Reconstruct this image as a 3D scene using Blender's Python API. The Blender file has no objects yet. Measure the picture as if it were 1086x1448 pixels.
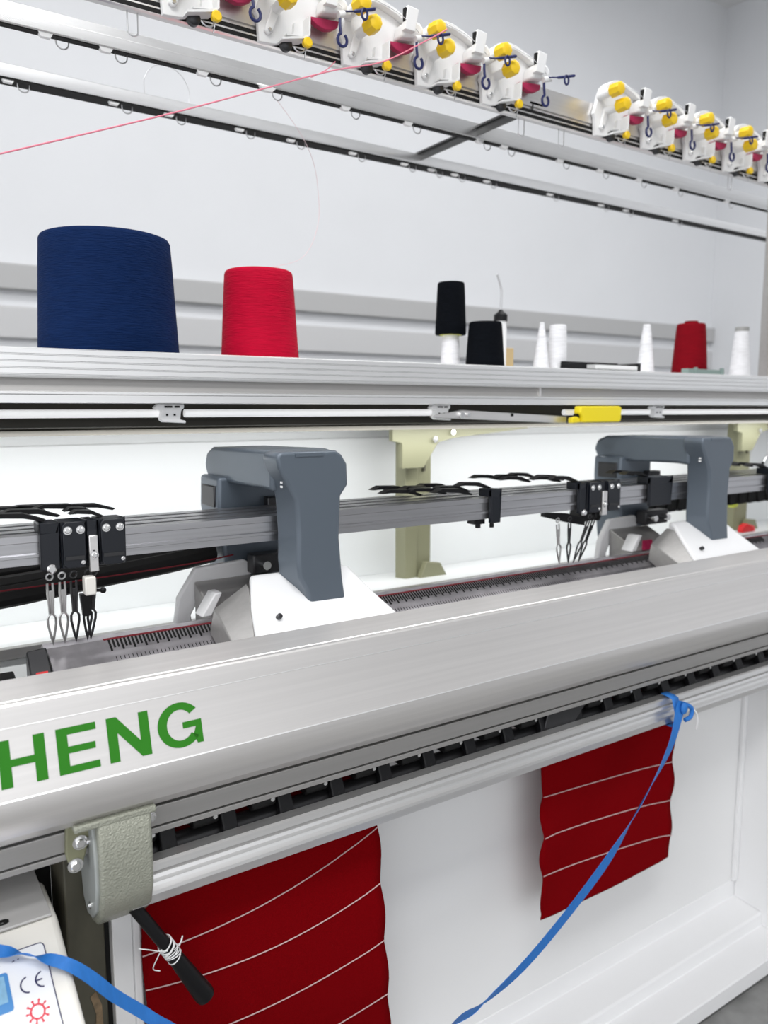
import bpy, bmesh, math, random
from mathutils import Vector, Matrix
random.seed(4)
S = bpy.context.scene
COL = S.collection
PI = math.pi

# ------------------------------------------------------------------ camera, world, lights
CAM_H = 1.28
cam_d = bpy.data.cameras.new('camera')
cam = bpy.data.objects.new('camera', cam_d); COL.objects.link(cam)
cam.location = (0, 0, CAM_H)
cam_d.sensor_fit = 'VERTICAL'; cam_d.sensor_height = 36.0; cam_d.sensor_width = 27.0
cam_d.lens = 1117.0 / 1448.0 * 36.0
cam_d.clip_start = 0.02
cam.rotation_euler = (math.radians(90 - 7.497), 0, math.radians(-33.862))
cam_d.dof.use_dof = True; cam_d.dof.focus_distance = 1.10; cam_d.dof.aperture_fstop = 4.2
S.camera = cam

W = bpy.data.worlds.new('world'); S.world = W; W.use_nodes = True
nt = W.node_tree; bg = nt.nodes['Background']
# invented surround gradient, shaped for the metal's reflections: bright left, dim right, darker below
tc = nt.nodes.new('ShaderNodeTexCoord'); sx = nt.nodes.new('ShaderNodeSeparateXYZ'); nt.links.new(tc.outputs['Generated'], sx.inputs[0])
mx = nt.nodes.new('ShaderNodeMapRange'); mx.interpolation_type = 'SMOOTHSTEP'
for k_, v_ in zip(('From Min', 'From Max', 'To Min', 'To Max'), (-.1, .75, 1.4, .14)): mx.inputs[k_].default_value = v_
mz = nt.nodes.new('ShaderNodeMapRange'); mz.interpolation_type = 'SMOOTHSTEP'
for k_, v_ in zip(('From Min', 'From Max', 'To Min', 'To Max'), (-.35, .05, .28, 1.0)): mz.inputs[k_].default_value = v_
mu = nt.nodes.new('ShaderNodeMath'); mu.operation = 'MULTIPLY'
nt.links.new(sx.outputs['X'], mx.inputs['Value']); nt.links.new(sx.outputs['Z'], mz.inputs['Value'])
nt.links.new(mx.outputs[0], mu.inputs[0]); nt.links.new(mz.outputs[0], mu.inputs[1]); nt.links.new(mu.outputs[0], bg.inputs[1])
bg.inputs[0].default_value = (0.96, 0.975, 1.0, 1)

def area(name, loc, size, energy, rot=(0, 0, 0), col=(1, 1, 1)):
    d = bpy.data.lights.new(name, 'AREA'); d.shape = 'RECTANGLE'
    d.size, d.size_y = size; d.energy = energy; d.color = col
    o = bpy.data.objects.new(name, d); COL.objects.link(o)
    o.location = loc; o.rotation_euler = rot
    return o
area('ceiling_light', (-0.3, -0.4, 3.25), (2.4, 0.6), 50, (math.radians(8), 0, 0))
area('ceiling_light', (2.6, 1.1, 3.25), (1.8, 0.5), 16)
area('ceiling_light', (0.6, 1.3, 3.25), (3.6, 0.5), 27)
# added area lamp behind the fluorescent tube, aimed back to brighten the panel
area('tube_fill_light', (0.9, 1.315, 1.233), (3.0, 0.03), 4.2, (math.radians(40), 0, 0))

S.view_settings.view_transform = 'Standard'; S.view_settings.look = 'None'
S.view_settings.gamma = 1.0; S.view_settings.exposure = 0.15
S.view_settings.use_curve_mapping = False

# ------------------------------------------------------------------ materials
def mat(name, col, rough=0.5, metal=0.0, noise=None, bump=None, spec=0.5, coat=0.0, emit=None, aniso=None):
    """noise = (scale xyz, amount), bump = (scale xyz, strength, distance)"""
    m = bpy.data.materials.new(name); m.use_nodes = True
    nt = m.node_tree; b = nt.nodes['Principled BSDF']
    b.inputs['Base Color'].default_value = (*col, 1); b.inputs['Roughness'].default_value = rough
    b.inputs['Metallic'].default_value = metal; b.inputs['Specular IOR Level'].default_value = spec
    b.inputs['Coat Weight'].default_value = coat
    if emit: b.inputs['Emission Color'].default_value = (*emit[0], 1); b.inputs['Emission Strength'].default_value = emit[1]
    def tex(sc):
        tc = nt.nodes.new('ShaderNodeTexCoord'); mp = nt.nodes.new('ShaderNodeMapping')
        mp.inputs['Scale'].default_value = sc; nt.links.new(tc.outputs['Object'], mp.inputs['Vector'])
        n = nt.nodes.new('ShaderNodeTexNoise'); n.inputs['Scale'].default_value = 1.0; n.inputs['Detail'].default_value = 4
        nt.links.new(mp.outputs[0], n.inputs['Vector']); return n
    if noise:
        n = tex(noise[0]); mr = nt.nodes.new('ShaderNodeMapRange')
        mr.inputs['From Min'].default_value = .25; mr.inputs['From Max'].default_value = .75
        mr.inputs['To Min'].default_value = 1 - noise[1]; mr.inputs['To Max'].default_value = 1 + noise[1]
        nt.links.new(n.outputs['Fac'], mr.inputs['Value'])
        mx = nt.nodes.new('ShaderNodeVectorMath'); mx.operation = 'SCALE'; mx.inputs[0].default_value = col
        nt.links.new(mr.outputs[0], mx.inputs['Scale']); nt.links.new(mx.outputs[0], b.inputs['Base Color'])
    if bump:
        n = tex(bump[0]); bp = nt.nodes.new('ShaderNodeBump')
        bp.inputs['Strength'].default_value = bump[1]; bp.inputs['Distance'].default_value = bump[2]
        nt.links.new(n.outputs['Fac'], bp.inputs['Height']); nt.links.new(bp.outputs[0], b.inputs['Normal'])
    return m

M = {}
M['wall'] = mat('wall_paint', (.74, .75, .77), .9, noise=((3, 3, 3), .02))
M['ceil'] = mat('ceiling_paint', (.8, .8, .8), .9)
M['floor'] = mat('concrete', (.24, .24, .235), .7, noise=((18, 18, 18), .25))
M['bandgrey'] = mat('band_grey', (.46, .46, .46), .8)
M['bandgrey2'] = mat('band_pale_grey', (.58, .58, .585), .8)
M['alu'] = mat('brushed_aluminium', (.80, .785, .775), .33, .92, noise=((2, 160, 160), .05), bump=((3, 700, 700), .05, .001))
M['railsteel'] = mat('rail_steel', (.50, .50, .52), .30, .95, noise=((3, 160, 160), .10))
M['barsteel'] = mat('dark_bar', (.09, .09, .09), .4, .6)
M['beam'] = mat('anodised_aluminium', (.73, .71, .695), .36, .74, noise=((2, 160, 160), .05), bump=((3, 700, 700), .05, .001))
M['plate'] = mat('dull_metal_plate', (.58, .57, .56), .4, .25)
M['brown'] = mat('worn_brown', (.20, .14, .08), .7, noise=((90, 90, 90), .5))
M['baralu'] = mat('bar_aluminium', (.93, .93, .93), .27, .95, noise=((2, 160, 160), .04))
M['railw'] = mat('bright_rail_aluminium', (.80, .795, .79), .28, .82, noise=((2, 160, 160), .04))
M['aluw'] = mat('satin_aluminium', (.90, .90, .90), .36, .85, noise=((2, 160, 160), .03))
M['alud'] = mat('grey_aluminium', (.42, .41, .40), .45, .6, noise=((3, 120, 120), .06))
M['steel'] = mat('steel', (.62, .62, .62), .28, 1.0)
M['chrome'] = mat('bolt_steel', (.8, .8, .8), .22, 1.0)
M['darksteel'] = mat('dark_steel', (.06, .06, .063), .36, .8)
M['bed'] = mat('needle_bed_steel', (.50, .48, .50), .30, .8, noise=((30, 30, 30), .25))
M['black'] = mat('black_plastic', (.005, .005, .006), .42, spec=.25)
M['blackm'] = mat('black_matt', (.006, .006, .006), .65, spec=.3)
M['navyblk'] = mat('blue_black_metal', (.007, .009, .014), .32, .1)
M['white'] = mat('white_enamel', (.83, .83, .835), .42)
M['panelw'] = mat('white_panel', (.80, .80, .80), .45)
M['plastic'] = mat('white_plastic', (.86, .86, .86), .35)
M['backw'] = mat('white_back_panel', (.84, .86, .86), .6)
M['yellow'] = mat('yellow_plastic', (.90, .60, .012), .4)
M['yellow2'] = mat('bright_yellow_plastic', (.95, .76, .01), .45)
M['grey'] = mat('slate_grey_paint', (.115, .14, .17), .30, .25)
M['olive'] = mat('olive_paint', (.235, .235, .145), .5)
M['olived'] = mat('dark_olive_paint', (.075, .07, .048), .55, noise=((20, 20, 9), .35))
M['hammer'] = mat('hammertone_paint', (.36, .37, .305), .20, .25, noise=((60, 60, 60), .06), bump=((430, 430, 430), .8, .003))
M['hammers'] = mat('grey_side_plate', (.36, .38, .37), .45, .2, noise=((30, 30, 30), .06))
M['redflap'] = mat('crimson_plastic', (.42, .015, .08), .5)
M['navy'] = mat('navy_wire', (.012, .018, .10), .4)
M['wire'] = mat('wire_steel', (.55, .55, .56), .3, .9)
M['pink'] = mat('pink_yarn', (.82, .25, .33), .8)
M['palepink'] = mat('pale_pink_yarn', (.80, .62, .64), .8)
M['redyarn'] = mat('red_yarn', (.16, .006, .014), .8)
M['cloth'] = mat('red_knit', (.185, .001, .003), .95, noise=((500, 500, 900), .16), bump=((900, 900, 1400), .5, .001), spec=.03)
M['seam'] = mat('pale_seam_yarn', (.62, .42, .42), .9)
def yarn(nm, c, r=.8, sp=.3): return mat(nm, c, r, noise=((40, 40, 420), .16), bump=((60, 60, 520), .9, .0022), spec=sp)
M['ynavy'] = yarn('navy_wound_yarn', (.004, .017, .070), .8, .08)
M['yred'] = yarn('red_wound_yarn', (.46, .001, .026), .75, .12)
M['yred2'] = yarn('dark_red_wound_yarn', (.20, .002, .008), .85, .1)
M['yblack'] = yarn('black_wound_yarn', (.003, .004, .006), .85, .06)
M['ywhite'] = yarn('white_wound_yarn', (.82, .82, .84), .85)
M['conecore'] = mat('grey_cone_core', (.35, .35, .34), .6)
M['pinkcore'] = mat('pink_cone_core', (.72, .12, .18), .6)
M['limecore'] = mat('lime_cone_core', (.62, .66, .10), .6)
M['card'] = mat('cardboard', (.56, .42, .22), .9)
M['green'] = mat('grey_green_plate', (.20, .27, .25), .5)
M['letter'] = mat('green_lettering', (.028, .20, .013), .6, spec=.2)
M['ribbon'] = mat('blue_ribbon', (.018, .17, .55), .6, noise=((200, 200, 30), .08), bump=((300, 300, 40), .3, .001))
M['cream'] = mat('cream_enamel', (.80, .78, .73), .4, noise=((9, 9, 9), .03))
M['label'] = mat('label_sheet', (.80, .81, .83), .45)
M['ink'] = mat('blue_ink', (.02, .02, .09), .6)
M['redink'] = mat('red_ink', (.70, .05, .08), .6)
M['screen'] = mat('printed_blue', (.07, .25, .56), .35)
M['screenp'] = mat('printed_pale_blue', (.22, .42, .60), .35, noise=((150, 90, 90), .25))
M['tube'] = mat('lamp_tube', (.9, .9, .9), .4, emit=((1, 1, 1), .35))
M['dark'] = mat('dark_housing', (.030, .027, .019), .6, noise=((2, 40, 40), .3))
M['redp'] = mat('red_plastic', (.7, .01, .015), .4)
M['lime'] = mat('lime_plastic', (.45, .50, .05), .5)
M['paper'] = mat('paper', (.86, .86, .86), .8)

# ------------------------------------------------------------------ mesh builder
class MB:
    def __init__(s): s.bm = bmesh.new()
    def quad_grid(s, rows, closed_u=False, cap=False):
        R = [[s.bm.verts.new(p) for p in r] for r in rows]
        n = len(R[0])
        for a, b in zip(R[:-1], R[1:]):
            for i in range(n if closed_u else n - 1):
                j = (i + 1) % n
                s.bm.faces.new((a[i], a[j], b[j], b[i]))
        if cap and closed_u:
            s.bm.faces.new(R[0][::-1]); s.bm.faces.new(R[-1])
        return s
    def box(s, x0, x1, y0, y1, z0, z1):
        return s.prism([(y0, z0), (y1, z0), (y1, z1), (y0, z1)], x0, x1)
    def prism(s, prof, x0, x1, prof2=None):            # (Y,Z) profile along X
        return s.quad_grid([[(x0, *p) for p in prof], [(x1, *p) for p in (prof2 or prof)]], True, True)
    def prism_y(s, poly, y0, y1, poly2=None):                      # (X,Z) outline along Y
        return s.quad_grid([[(p[0], y0, p[1]) for p in poly], [(p[0], y1, p[1]) for p in (poly2 or poly)]], True, True)
    def prism_z(s, poly, z0, z1):
        return s.quad_grid([[(p[0], p[1], z0) for p in poly], [(p[0], p[1], z1) for p in poly]], True, True)
    def cyl(s, a, b, r, r2=None, n=16):
        a, b = Vector(a), Vector(b); d = (b - a).normalized()
        u = d.orthogonal().normalized(); v = d.cross(u); r2 = r if r2 is None else r2
        ring = lambda c, q: [c + (u * math.cos(2 * PI * i / n) + v * math.sin(2 * PI * i / n)) * q for i in range(n)]
        return s.quad_grid([ring(a, r), ring(b, r2)], True, True)
    def revolve(s, a, d, prof, n=24):                   # prof = (distance along d, radius)
        a, d = Vector(a), Vector(d).normalized(); u = d.orthogonal().normalized(); v = d.cross(u)
        return s.quad_grid([[a + d * h + (u * math.cos(2 * PI * i / n) + v * math.sin(2 * PI * i / n)) * r for i in range(n)] for h, r in prof], True, True)
    def tube(s, pts, r, n=8, closed=False):
        P = [Vector(p) for p in pts]
        if closed: P = P + [P[0]]
        u = None; rows = []
        for i, p in enumerate(P):
            t = (P[min(i + 1, len(P) - 1)] - P[max(i - 1, 0)])
            if closed and i in (0, len(P) - 1): t = P[1] - P[-2]
            t.normalize()
            u = t.orthogonal().normalized() if u is None else (u - t * u.dot(t)).normalized()
            v = t.cross(u); rr = r[i % len(r)] if isinstance(r, (list, tuple)) else r
            rows.append([p + (u * math.cos(2 * PI * k / n) + v * math.sin(2 * PI * k / n)) * rr for k in range(n)])
        return s.quad_grid(rows, True, not closed)
    def ball(s, c, r, n=16, sc=(1, 1, 1)):
        rows = []
        for i in range(1, n // 2):
            a = PI * i / (n // 2)
            rows.append([(c[0] + r * sc[0] * math.sin(a) * math.cos(2 * PI * k / n), c[1] + r * sc[1] * math.sin(a) * math.sin(2 * PI * k / n), c[2] + r * sc[2] * math.cos(a)) for k in range(n)])
        return s.quad_grid(rows, True, True)
    def build(s, name, m, parent=None, bevel=0, seg=2, angle=35):
        bmesh.ops.remove_doubles(s.bm, verts=s.bm.verts, dist=1e-6)
        bmesh.ops.recalc_face_normals(s.bm, faces=s.bm.faces)
        me = bpy.data.meshes.new(name); s.bm.to_mesh(me); s.bm.free()
        if parent:
            loc = Vector((0, 0, 0)); q = parent
            while q: loc += q.location; q = q.parent
            me.transform(Matrix.Translation(-loc))
        me.materials.append(M[m])
        for p in me.polygons: p.use_smooth = True
        me.set_sharp_from_angle(angle=math.radians(angle))
        o = bpy.data.objects.new(name, me); COL.objects.link(o)
        if parent: o.parent = parent
        if bevel:
            b = o.modifiers.new('bevel', 'BEVEL'); b.width = bevel; b.segments = seg; b.limit_method = 'ANGLE'; b.angle_limit = math.radians(40)
            b.harden_normals = False
        return o

def tag(o, label=None, cat=None, group=None, kind=None):
    if label: o['label'] = label
    if cat: o['category'] = cat
    if group: o['group'] = group
    if kind: o['kind'] = kind
    return o
def empty(name, loc, label, cat, group=None):
    o = bpy.data.objects.new(name, None); COL.objects.link(o); o.location = loc; o.empty_display_size = .05
    return tag(o, label, cat, group)
def copy_tree(o, parent=None):
    c = o.copy(); COL.objects.link(c)
    if parent: c.parent = parent
    for ch in list(o.children): copy_tree(ch, c)
    return c
def spline(pts, n=8):
    P = [Vector(p) for p in pts]; out = []
    for i in range(len(P) - 1):
        a, b, c, d = P[max(i - 1, 0)], P[i], P[i + 1], P[min(i + 2, len(P) - 1)]
        for k in range(n):
            t = k / n
            out.append(.5 * ((2 * b) + (c - a) * t + (2 * a - 5 * b + 4 * c - d) * t * t + (3 * b - a - 3 * c + d) * t ** 3))
    return out + [P[-1]]
def ring(c, rx, rz, n=16, a0=0, a1=360, plane='xz'):
    out = []
    for i in range(n + (0 if a1 - a0 >= 360 else 1)):
        a = math.radians(a0 + (a1 - a0) * i / n)
        out.append((c[0] + rx * math.cos(a), c[1], c[2] + rz * math.sin(a)) if plane == 'xz' else (c[0], c[1] + rx * math.cos(a), c[2] + rz * math.sin(a)))
    return out

# ------------------------------------------------------------------ the room
XL, XR = -0.7, 2.75                    # machine ends
WY, WX = 2.75, 4.06
tag(MB().box(-3, WX, -2.5, WY, -.05, 0).build('floor', 'floor'), kind='structure')
tag(MB().box(-3, WX + .1, WY, WY + .1, 0, 3.4).build('wall_back', 'wall'), kind='structure')
tag(MB().box(WX, WX + .1, -2.5, WY, 0, 3.4).build('wall_right', 'wall'), kind='structure')
tag(MB().box(-3, WX + .1, -2.5, WY + .1, 3.4, 3.45).build('ceiling', 'ceil'), kind='structure')
tag(MB().box(-3, WX, WY - .03, WY, 1.643, 1.723).build('wall_band_1', 'bandgrey', bevel=.006), kind='structure')  # plain grey bands raised along the back wall
tag(MB().box(-3, WX, WY - .02, WY, 1.495, 1.595).build('wall_band_2', 'bandgrey2', bevel=.006), kind='structure')

# ------------------------------------------------------------------ knitting machine body
mach = empty('knitting_machine', (.8, 1.0, 0), 'long aluminium and white flat knitting machine standing on the concrete floor', 'knitting machine')
beam_prof = [(.940, .9792), (.8985, .9690), (.8970, .9680), (.8955, .9684), (.8915, .9675), (.8897, .9655), (.8833, .9443), (.866, .886), (.860, .874),
             (.8585, .864), (.859, .853), (.8625, .841), (.869, .829), (.878, .8195), (.889, .8125), (.900, .8085), (.940, .8085)]
beam = MB().prism(beam_prof, XL, XR).build('front_beam', 'beam', mach, angle=14)
# thin scribed line on the beam; crease highlight painted as a brighter strip
MB().prism([(.8835, .9449), (.8831, .9443), (.8832, .9437), (.888, .9437), (.888, .9449)], XL, XR).build('scribed_line', 'aluw', beam)
MB().prism([(.861, .8755), (.8594, .8735), (.861, .8722), (.868, .874)], XL, XR).build('crease_highlight', 'aluw', beam)
# lettering H E N G on the sloping face
def face_pt(x, v):                     # v 0..1 from foot to head of a letter
    y0, z0, y1, z1 = .866, .886, .880, .9333
    n = Vector((0, -(z1 - z0), (y1 - y0))).normalized() * .0005
    return (x, y0 + (y1 - y0) * v + n.y, z0 + (z1 - z0) * v + n.z)
lm = MB()
def lq(*uv):
    f = [lm.bm.verts.new(face_pt(u, v)) for u, v in uv]; lm.bm.faces.new(f)
def rect(u0, u1, v0, v1): lq((u0, v0), (u1, v0), (u1, v1), (u0, v1))
x0, x1 = .1025, .1485
rect(x0, x0 + .0115, 0, 1); rect(x1 - .0115, x1, 0, 1); rect(x0 + .0115, x1 - .0115, .42, .58)
x0, x1 = .1600, .2030
rect(x0, x0 + .0115, 0, 1); rect(x0 + .0115, x1 - .001, .84, 1); rect(x0 + .0115, x1 - .003, .43, .58); rect(x0 + .0115, x1, 0, .16)
x0, x1 = .2135, .2605
rect(x0, x0 + .0110, 0, 1); rect(x1 - .0110, x1, 0, 1)
lq((x0 + .0110, 1), (x0 + .0110, .64), (x1 - .0110, 0), (x1 - .0110, .36))
gc, gv, n = .2965, .5, 28
o_, i_ = [], []
for k in range(n + 1):
    a = math.radians(38 + (322 - 38) * k / n)
    o_.append((gc + .0268 * math.cos(a), gv + .53 * math.sin(a))); i_.append((gc + .0158 * math.cos(a), gv + .36 * math.sin(a)))
for k in range(n): lq(o_[k], o_[k + 1], i_[k + 1], i_[k])
rect(gc + .003, gc + .0258, .40, .55)
lq((gc + .0185, .40), (gc + .0148, .22), (gc + .0185, .0), (gc + .0258, .0)); lq((gc + .0185, .40), (gc + .0258, 0), (gc + .0258, .40))
let = lm.build('lettering', 'letter', beam)
for p_ in let.data.polygons: p_.use_smooth = False
tag(let, 'large green capital letters on the beam face')
# lower lip of the beam
lip = MB().prism([(.905, .8003), (.905, .7755), (.930, .7755), (.930, .8003)], XL, XR).build('beam_lip', 'alud', mach, bevel=.0012)
MB().prism([(.904, .7738), (.904, .7665), (.930, .7665), (.930, .7738)], XL, XR).build('lip_edge', 'alud', lip, bevel=.001)
MB().box(XL, XR, .912, .935, .795, .815).build('shadow_gap', 'blackm', mach)
# take-down rail
rail_prof = [(.889, .7405), (.8855, .7385), (.8845, .7305), (.8885, .7295), (.8885, .7280), (.8830, .7270), (.8815, .7230), (.8868, .7145), (.8855, .7110), (.8800, .7080), (.8793, .7040), (.8858, .6895), (.905, .6895), (.907, .7400)]
MB().prism(rail_prof, .236, XR).build('front_rail', 'railw', mach, angle=25)
# lower cabinet
MB().box(.225, 1.725, 1.022, 1.04, .05, .80).build('lower_panel', 'panelw', mach)
MB().prism([(1.020, .133), (1.020, .090), (.950, .086), (.946, .082), (.946, .054), (.874, .051), (.872, .049), (.872, .012), (1.04, .012), (1.04, .133)], .225, XR + .1).build('base_plinth', 'white', mach, bevel=.004, seg=3)
MB().box(.225, XR + .1, .89, 1.03, 0, .012).build('base_foot', 'blackm', mach)
MB().prism([(.876, .0515), (.945, .0545), (.950, .087), (1.019, .0905), (1.0195, .80), (.955, .80), (.905, .66), (.876, .64)], 1.722, 1.742).build('side_panel', 'white', mach)
MB().box(1.742, XR + .1, .872, .89, .054, .66).build('end_cabinet', 'white', mach, bevel=.004)
MB().box(1.708, 1.722, 1.012, 1.022, .135, .795).build('corner_strip', 'white', mach, bevel=.002)
MB().prism([(.935, .02), (1.02, .02), (1.02, .70), (.935, .70)], .2225, .247).build('panel_edge', 'white', mach, bevel=.0015)
MB().prism([(.938, .02), (1.02, .02), (1.02, .70), (.938, .70)], .2475, .259).build('panel_edge', 'white', mach, bevel=.003)
post = MB().box(.172, .216, .945, 1.03, 0, .80).build('leg_post', 'olived', mach, bevel=.002)
MB().prism_y([(.195, .555), (.202, .560), (.208, .54), (.209, .50), (.203, .47), (.199, .50), (.201, .53)], .9435, .946).build('worn_patch', 'brown', post)
MB().box(.216, .2225, .95, 1.02, 0, .75).build('gap_seal', 'blackm', mach)
MB().box(XL, .172, 1.03, 1.05, 0, .80).build('rear_cover', 'blackm', mach)
# needle bed
bed = MB().prism([(1.070, .969), (1.072, .9695), (1.076, .962), (1.076, .90), (.96, .88), (.96, .9035), (1.030, .945)], .190, XR - .05).build('needle_bed', 'bed', mach, bevel=.001)
nd = MB()
for i in range(300):
    x = .267 + i * .0052
    dy = -.0035 if i % 3 else -.008
    nd.prism([(1.0690, .9692), (1.0690, .9675), (1.060 + dy, .9621 + dy * .6), (1.060 + dy, .9638 + dy * .6)], x, x + .0026)
tag(nd.build('needle_row', 'blackm', bed), kind='stuff')
MB().prism([(1.0735, .9703), (1.0735, .9690), (1.0695, .9680), (1.0695, .9694)], .262, XR - .05).build('yarn_edge', 'redyarn', bed)
rl = MB()
for i in range(270):
    x = .270 + i * .0055; L = .010 if i % 5 == 0 else .005
    rl.prism([(1.042, .9530), (1.042, .9520), (1.042 - L, .9520 - L * .6), (1.042 - L, .9530 - L * .6)], x, x + .0007)
tag(rl.build('ruler_marks', 'black', bed), kind='stuff')
rear = MB().prism([(1.094, .9695), (1.098, .9695), (1.20, .90), (1.20, .86), (1.09, .88), (1.09, .962)], .190, XR - .05).build('rear_needle_bed', 'bed', mach)
MB().prism([(1.0, .93), (1.075, .947), (1.075, .90), (1.0, .90)], .02, .150).build('bed_end_block', 'blackm', mach, bevel=.002)
cl = MB().prism([(1.035, .945), (1.065, .972), (1.068, .93), (1.035, .92)], .164, .189, [(1.035, .948), (1.065, .974), (1.068, .93), (1.035, .92)]).build('bed_clamp', 'darksteel', mach, bevel=.002)
MB().prism([(1.020, .936), (1.036, .951), (1.036, .94), (1.020, .925)], .170, .184).build('red_tape', 'redp', cl)
# rear cover beam, white back sheet
MB().box(XL, XR, 1.30, 1.314, .895, .912).build('rear_trim', 'alud', mach, bevel=.001)
MB().prism([(1.3145, .909), (1.55, .886), (1.55, .87), (1.3145, .896)], XL, XR).build('rear_cover', 'backw', mach)
MB().prism([(1.315, .8948), (1.325, .8948), (1.325, .70), (1.21, .70), (1.21, .83)], XL, XR).build('rear_cover', 'backw', mach)
MB().box(XL, XR, 1.551, 1.565, .87, 1.212).build('back_panel', 'backw', mach, bevel=.003)
MB().box(XL, XR, 1.57, 1.58, 1.15, 1.235).build('top_strip', 'backw', mach)
# posts carrying the shelf
def support(x, full=True):
    p = MB().box(x, x + .034, 1.42, 1.46, .88, 1.24).box(x + .034, x + .074, 1.424, 1.46, .88, 1.24).build('support_post', 'olive', mach, bevel=.002)
    MB().prism_y([(x + .020, .88), (x + .115, .88), (x + .085, .93), (x + .045, .935)], 1.400, 1.416).build('gusset', 'olive', p, bevel=.001)
    MB().box(x + .048, x + .054, 1.418, 1.426, 1.14, 1.20).build('slot_plate', 'olived', p)
    MB().prism_y([(x - .055, 1.2355), (x + .115, 1.2355), (x + .115, 1.214), (x + .068, 1.205), (x + .028, 1.150), (x - .03, 1.150), (x - .03, 1.205), (x - .055, 1.21)], 1.39, 1.405).build('shelf_bracket', 'olive', p, bevel=.001)
    MB().cyl((x + .105, 1.390, 1.226), (x + .105, 1.383, 1.226), .006).build('bolt', 'chrome', p)
    MB().cyl((x + .055, 1.390, 1.212), (x + .055, 1.383, 1.212), .007).build('bolt', 'chrome', p)
support(1.010); support(2.27)
MB().prism_y([(1.126, 1.2355), (1.35, 1.2355), (1.35, 1.232), (1.126, 1.214)], 1.392, 1.402).build('brace_arm', 'olive', mach)
# small things at the right end of the bed
MB().prism_y([(2.215, .905), (2.285, .905), (2.280, .922), (2.240, .932), (2.220, .925)], 1.355, 1.375).build('end_stop', 'redp', mach, bevel=.004)
MB().box(2.20, 2.225, 1.38, 1.40, .98, 1.05).build('end_tag', 'lime', mach, bevel=.004)
# roller shaft and clamps
MB().cyl((.22, .935, .725), (XR, .935, .725), .0165, n=24).build('roller_shaft', 'darksteel', mach)
def clamp(x):
    band = [(.9170, .7215), (.9175, .735), (.926, .750), (.958, .750), (.958, .770), (.930, .773), (.919, .768), (.9085, .745), (.9055, .7215)]
    c = MB().prism(band, x, x + .021).build('roller_clamp', 'black', mach, bevel=.002)
    MB().prism([(.9053, .7245), (.9083, .7445), (.910, .7445), (.908, .7245)], x + .009, x + .0125).build('clamp_slot', 'blackm', c)
    MB().prism([(.916, .752), (.924, .745), (.950, .745), (.955, .768), (.935, .772), (.918, .768)], x - .036, x - .001).build('clamp_block', 'blackm', c, bevel=.003)
    MB().cyl((x - .003, .916, .7235), (x - .003, .908, .7225), .003).build('screw', 'chrome', c)
    MB().cyl((x - .008, .917, .760), (x - .008, .913, .760), .003).build('screw', 'chrome', c)
for i in range(28): clamp(.279 + i * .0812)
MB().prism_y([(.945, .771), (1.035, .764), (.985, .716), (.930, .722)], .908, .912).build('dark_gusset', 'darksteel', mach, bevel=.001)
# gearbox casing at the left end of the rail
gb_prof = [(.935, .8217), (.8745, .8217), (.868, .8145), (.8660, .7731), (.868, .7256), (.8786, .6975), (.8976, .6785), (.9208, .6710), (.940, .682), (.950, .72), (.950, .78)]
gb = MB().prism(gb_prof, .1965, .2575).build('gearbox_casing', 'hammer', mach, bevel=.004, seg=3, angle=50)
MB().prism_y([(.1715, .8135), (.2635, .8135), (.2635, .8215), (.1715, .8215)], .8675, .905).build('mount_flange', 'hammer', gb, bevel=.002)
MB().prism_y([(.2715, .812), (.268, .790), (.2575, .768), (.2575, .812)], .897, .905).build('mount_ear', 'hammer', gb, bevel=.002)
MB().prism_y([(.1690, .812), (.1670, .776), (.1720, .755), (.1830, .752), (.1900, .775), (.1965, .800), (.1965, .812)], .897, .906).build('mount_ear', 'olive', gb, bevel=.002)
sp = [(.945, .812), (.882, .808), (.874, .773), (.874, .735), (.882, .706), (.900, .688), (.922, .682), (.940, .695), (.948, .73)]
MB().prism(sp, .1925, .1985).build('side_plate', 'hammers', gb, bevel=.002)
def bolt(p, d, r, par, m='chrome'):
    p, d = Vector(p), Vector(d).normalized()
    return MB().revolve(p, d, [(0, r * 1.5), (r * .35, r * 1.5), (r * .35, r), (r * .8, r), (r * 1.05, r * .75)], 16).build('bolt', m, par)
bolt((.1830, .897, .7880), (0, -1, 0), .0058, gb); bolt((.1765, .897, .7620), (0, -1, 0), .0058, gb); bolt((.1925, .893, .788), (-1, 0, 0), .0034, gb)
bolt((.1925, .903, .703), (-1, 0, 0), .0032, gb); bolt((.2645, .897, .7940), (0, -1, 0), .0044, gb)
CA, CB = Vector((.2435, .893, .681)), Vector((.2767, .887, .6232)); CD = (CB - CA).normalized()
ch = MB().cyl(CA - CD * .012, CB, .0078).build('crank_rod', 'black', mach)
CD = Vector((.0454, -.0021, -.0845)).normalized()
MB().revolve(CB, CD, [(0, .0078), (.006, .0088), (.052, .0110), (.088, .0128), (.094, .0120), (.096, .0085)], 24).build('crank_grip', 'black', ch)
U = CD.orthogonal().normalized(); V = CD.cross(U)
wd = MB()
for k in range(10):
    c = CB + CD * (-.009 + .0026 * k); ph = random.uniform(0, 6)
    wd.tube([c + (U * math.cos(a) + V * math.sin(a)) * .0096 + CD * (.003 * math.sin(a + ph)) for a in [2 * PI * i / 16 for i in range(16)]], .0007, 5, True)
def wisp(pts): wd.tube(spline([CB + Vector(p) for p in pts]), .0006, 5)
wisp([(.004, -.010, .002), (.012, -.013, .012), (.014, -.012, .018), (.010, -.012, .006)])
wisp([(-.004, -.010, .004), (-.015, -.006, .006), (-.024, -.004, .010), (-.036, 0, .014)])
wisp([(-.010, -.006, .006), (-.016, -.004, -.006), (-.020, -.002, -.018), (-.012, -.002, -.024)])
wd.build('thread_wrap', 'paper', ch)

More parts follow.
